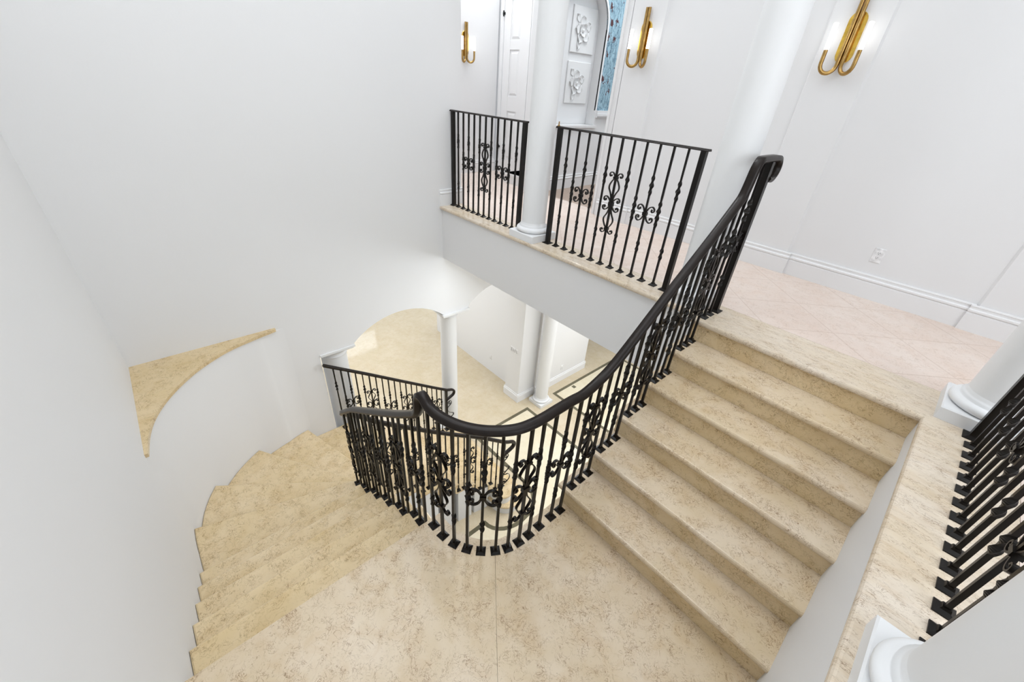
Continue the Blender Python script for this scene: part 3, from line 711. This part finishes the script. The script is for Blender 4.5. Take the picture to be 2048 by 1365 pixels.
post(INNER, -1.936, 0.03, ZL-R*16, -2.84, (0, 1), 0.018, 'newel_post')
def bracket(thing, x, y, z, name='scroll_bracket'):
    mb = MB()
    c1 = catmull([(0.060, -0.305), (0.073, -0.318), (0.066, -0.338), (0.045, -0.338), (0.036, -0.315), (0.048, -0.288), (0.078, -0.283), (0.098, -0.305), (0.094, -0.345), (0.060, -0.378), (0.030, -0.40), (0.022, -0.45), (0.040, -0.505), (0.085, -0.545), (0.135, -0.575), (0.140, -0.590), (0.125, -0.600)], 4)
    strip(mb, c1, x, y, z, (0, 1), 0.006, 0.014)
    c2 = [(a, -1.19-b) for a, b in c1]
    strip(mb, c2, x, y, z, (0, 1), 0.006, 0.014)
    c3 = catmull([(0.055, -0.64), (0.035, -0.62), (0.022, -0.645), (0.03, -0.69), (0.07, -0.715), (0.12, -0.73), (0.16, -0.79), (0.155, -0.86), (0.10, -0.90)], 4)
    strip(mb, c3, x, y, z, (0, 1), 0.006, 0.014)
    build(name, mb, M['iron'], None, thing)
bracket(INNER, -1.936, 0.03, -2.83)
# outer railing of the lower flight
OUT = Thing('stair_railing', (-3.40, 0.05, ZL-R*16), 'black wrought iron outer railing of the lowest flight, running through the arch', 'railing')
ox = -3.40
OP = [(ox, y, z) for y, z in ((-1.655, -1.655), (-1.2, -1.975), (-0.7, -2.335), (-0.2, -2.695), (0.045, -2.865), (0.10, -2.895), (0.17, -2.925), (0.21, -2.975), (0.195, -3.03), (0.14, -3.06), (0.075, -3.085), (0.05, -3.10))]
op = catmull(OP, 4)
mb = MB(); mb.rings(sweep_rings(op, [(a*0.85, b*0.9) for a, b in CAP], (1, 0, 0)), True, True); build('handrail', mb, M['rail'], None, OUT)
for i in range(19):
    y = -1.557+0.0846*i; j = 10
    for k in range(10, 17):
        if y > NS[k][0][1]: j = k+1
    zr = OP[0][2]+(OP[4][2]-OP[0][2])*(y-OP[0][0+1])/(OP[4][1]-OP[0][1])
    baluster(OUT, ox, y, ZL-R*min(j, 16), zr-0.012, (0, 1), SEQ[i % 6])
post(OUT, ox, 0.055, ZL-R*16, -2.87, (0, 1), 0.018, 'newel_post')
bracket(OUT, ox, 0.055, -2.86)

# ------------------------------------------------------------------ sconces
def sconce(px, py, zc, fwd, label):
    f = Vector(fwd); s = Vector((-f.y, f.x, 0)) * -1
    t = Thing('wall_sconce', (px, py, zc), label, 'wall lamp', 'brass wall sconces of the upper corridor')
    T = lambda a, d, z: tuple(Vector((px, py, zc)) + s*a + f*d + Vector((0, 0, z)))
    p = MB(); st = []
    for i in range(13): st.append((0.057*math.cos(PI*i/12), 0.100+0.057*math.sin(PI*i/12)))
    for i in range(13): st.append((-0.057*math.cos(PI*i/12), -0.100-0.057*math.sin(PI*i/12)))
    p.rings([[T(a*k, d, z*k2) for a, z in st] for d, k, k2 in ((0, 1, 1), (0.012, 1, 1), (0.015, 0.95, 0.985))], True, False)
    build('backplate', p, M['gold'], None, t)
    for sg in (1, -1):
        pts = [(sg*0.0145, 0.034, 0.255), (sg*0.0145, 0.034, -0.155)]
        base = Vector((sg*0.0145, 0.034, -0.165)); end = Vector((sg*0.108, 0.088, -0.165)); c = (base+end)/2; h = (end-base)/2
        for i in range(13):
            a = PI*i/12; q = c-h*math.cos(a); pts.append((q.x, q.y, -0.165-0.058*math.sin(a)))
        pts += [(end.x, end.y, -0.12), (end.x, end.y, -0.075)]
        m_ = MB(); m_.tube([T(*q) for q in pts], 0.0138, 14); arm = build('arm', m_, M['brass'], None, t)
        l = MB(); l.rings([[T(end.x+r_*math.cos(2*PI*i/16), end.y+r_*math.sin(2*PI*i/16), z) for i in range(16)] for r_, z in ((0.0158, -0.078), (0.0165, -0.07), (0.0165, 0.078), (0.013, 0.083))])
        build('lamp_tube', l, M['lamp'], arm, t, 'glowing white frosted tube')
    return t
sconce(-0.222, YC-0.02, 1.775, (0, -1, 0), 'brass wall sconce with two lit tubes behind the top newel, rightmost of three')
sconce(-1.99, YC-0.02, 1.785, (0, -1, 0), 'brass wall sconce with two lit tubes right of the blue wallpaper')
sconce(-5.1, 1.645, 1.79, (1, 0, 0), 'small far brass wall sconce on the corridor end wall, left of the panelled door')

# ------------------------------------------------------------------ relief panels in the niche
def relief(z0, z1, label):
    x0 = gx-0.158; y0, y1 = 2.34, 2.83
    t = Thing('relief_panel', (x0, (y0+y1)/2, z0), label, 'relief panel', 'white flower reliefs in the niche')
    b = MB(); b.rings([[(x, y0+i, z0+i), (x, y1-i, z0+i), (x, y1-i, z1-i), (x, y0+i, z1-i)] for x, i in ((x0, 0), (x0+0.012, 0), (x0+0.016, 0.006))], True, False)
    build('board', b, M['relief'], None, t)
    cy, cz = (y0+y1)/2-0.03, (z0+z1)/2
    def petal(a, ln, wd, tilt, c0=0.03, dy=0, dz=0):
        m_ = MB(); rings = []; nu = 10
        for i in range(nu+1):
            u = i/nu; w_ = wd*math.sin(PI*min(0.98, 0.06+u*0.94))**0.7*(0.55+0.6*u); r = []
            for k in range(9):
                q = -1+2*k/8; lift = 0.012+tilt*u*u+0.022*(q*q)*u+0.004*math.sin(9*q+4*u)
                s_, c_ = c0+ln*u*(1-0.12*q*q), w_*q
                r.append((x0+0.015+lift*0.42, cy+dy+s_*math.cos(a)-c_*math.sin(a), cz+dz+s_*math.sin(a)+c_*math.cos(a)))
            for k in range(8, -1, -1):
                rr = r[k]; r.append((rr[0]-0.006, rr[1], rr[2]))
            rings.append(r)
        m_.rings(rings); return m_
    for k in range(5): build('petal', petal(0.5+2*PI*k/5, 0.13, 0.072, 0.03), M['relief'], None, t)
    for k in range(5): build('petal', petal(1.1+2*PI*k/5, 0.07, 0.045, 0.05, 0.012), M['relief'], None, t)
    c = MB(); c.rings([[(x0+0.026+0.016*math.sin(a), cy+0.022*math.cos(a)*math.cos(2*PI*i/14), cz+0.022*math.cos(a)*math.sin(2*PI*i/14)) for i in range(14)] for a in (-0.6, 0, 0.4, 0.8, 1.2, 1.5)])
    build('flower_centre', c, M['relief'], None, t)
    for a, l in ((2.3, 0.11), (4.4, 0.12)): build('leaf', petal(a, l, 0.045, 0.008, 0.11), M['relief'], None, t)
relief(1.755, 2.262, 'white square flower relief hung higher in the arched niche')
relief(1.152, 1.658, 'white square flower relief hung lower in the arched niche')
# ------------------------------------------------------------------ outlets and switches
def outlet(px, py, zc, fwd, label, w_=0.072, h_=0.115, gangs=0, group=None):
    f = Vector(fwd); s = Vector((f.y, -f.x, 0))
    T = lambda a, d, z: tuple(Vector((px, py, zc)) + s*a + f*d + Vector((0, 0, z)))
    t = Thing('switch_plate' if gangs else 'wall_outlet', (px, py, zc-h_/2), label, 'light switch' if gangs else 'outlet', group)
    def bx(a0, a1, z0, z1, d0, d1):
        m_ = MB(); m_.rings([[T(a0, d, z0), T(a1, d, z0), T(a1, d, z1), T(a0, d, z1)] for d in (d0, d1)], True, False); return m_
    b = MB(); b.rings([[T(-w_/2+i, d, -h_/2+i), T(w_/2-i, d, -h_/2+i), T(w_/2-i, d, h_/2-i), T(-w_/2+i, d, h_/2-i)] for d, i in ((0, 0), (0.004, 0), (0.0065, 0.004))], True, False)
    build('cover_plate', b, M['plate'], None, t)
    if gangs:
        for g in range(gangs):
            a = (g-(gangs-1)/2)*0.046; build('rocker', bx(a-0.016, a+0.016, -0.033, 0.033, 0.0066, 0.009), M['grey'], None, t)
    else:
        rc = build('receptacle', bx(-0.017, 0.017, -0.035, 0.035, 0.0066, 0.0085), M['plate'], None, t)
        for z in (0.018, -0.018):
            m_ = MB()
            for a in (-0.006, 0.006):
                q = bx(a-0.0012, a+0.0012, z, z+0.008, 0.0086, 0.0089); m_.add(q.v, q.f)
            q = bx(-0.002, 0.002, z-0.009, z-0.004, 0.0086, 0.0089); m_.add(q.v, q.f)
            build('slots', m_, M['black'], rc, t)
outlet(0.579, YC, 0.352, (0, -1, 0), 'white power outlet on the upper corridor wall above the baseboard')
outlet(-4.62, 2.0, ZF+0.36, (0, -1, 0), 'small white outlet on the lower hall wall seen right of the arch column')
outlet(-3.93, 2.0, ZF+0.36, (0, -1, 0), 'white outlet on the lower wall tight against the square pier')
outlet(-3.66, 1.77, ZF+1.15, (0, -1, 0), 'wide grey light switch plate on the square pier', 0.21, 0.115, 4)
outlet(-3.42, 3.0, ZF+0.36, (1, 0, 0), 'white outlet on the lower wall right of the round column')
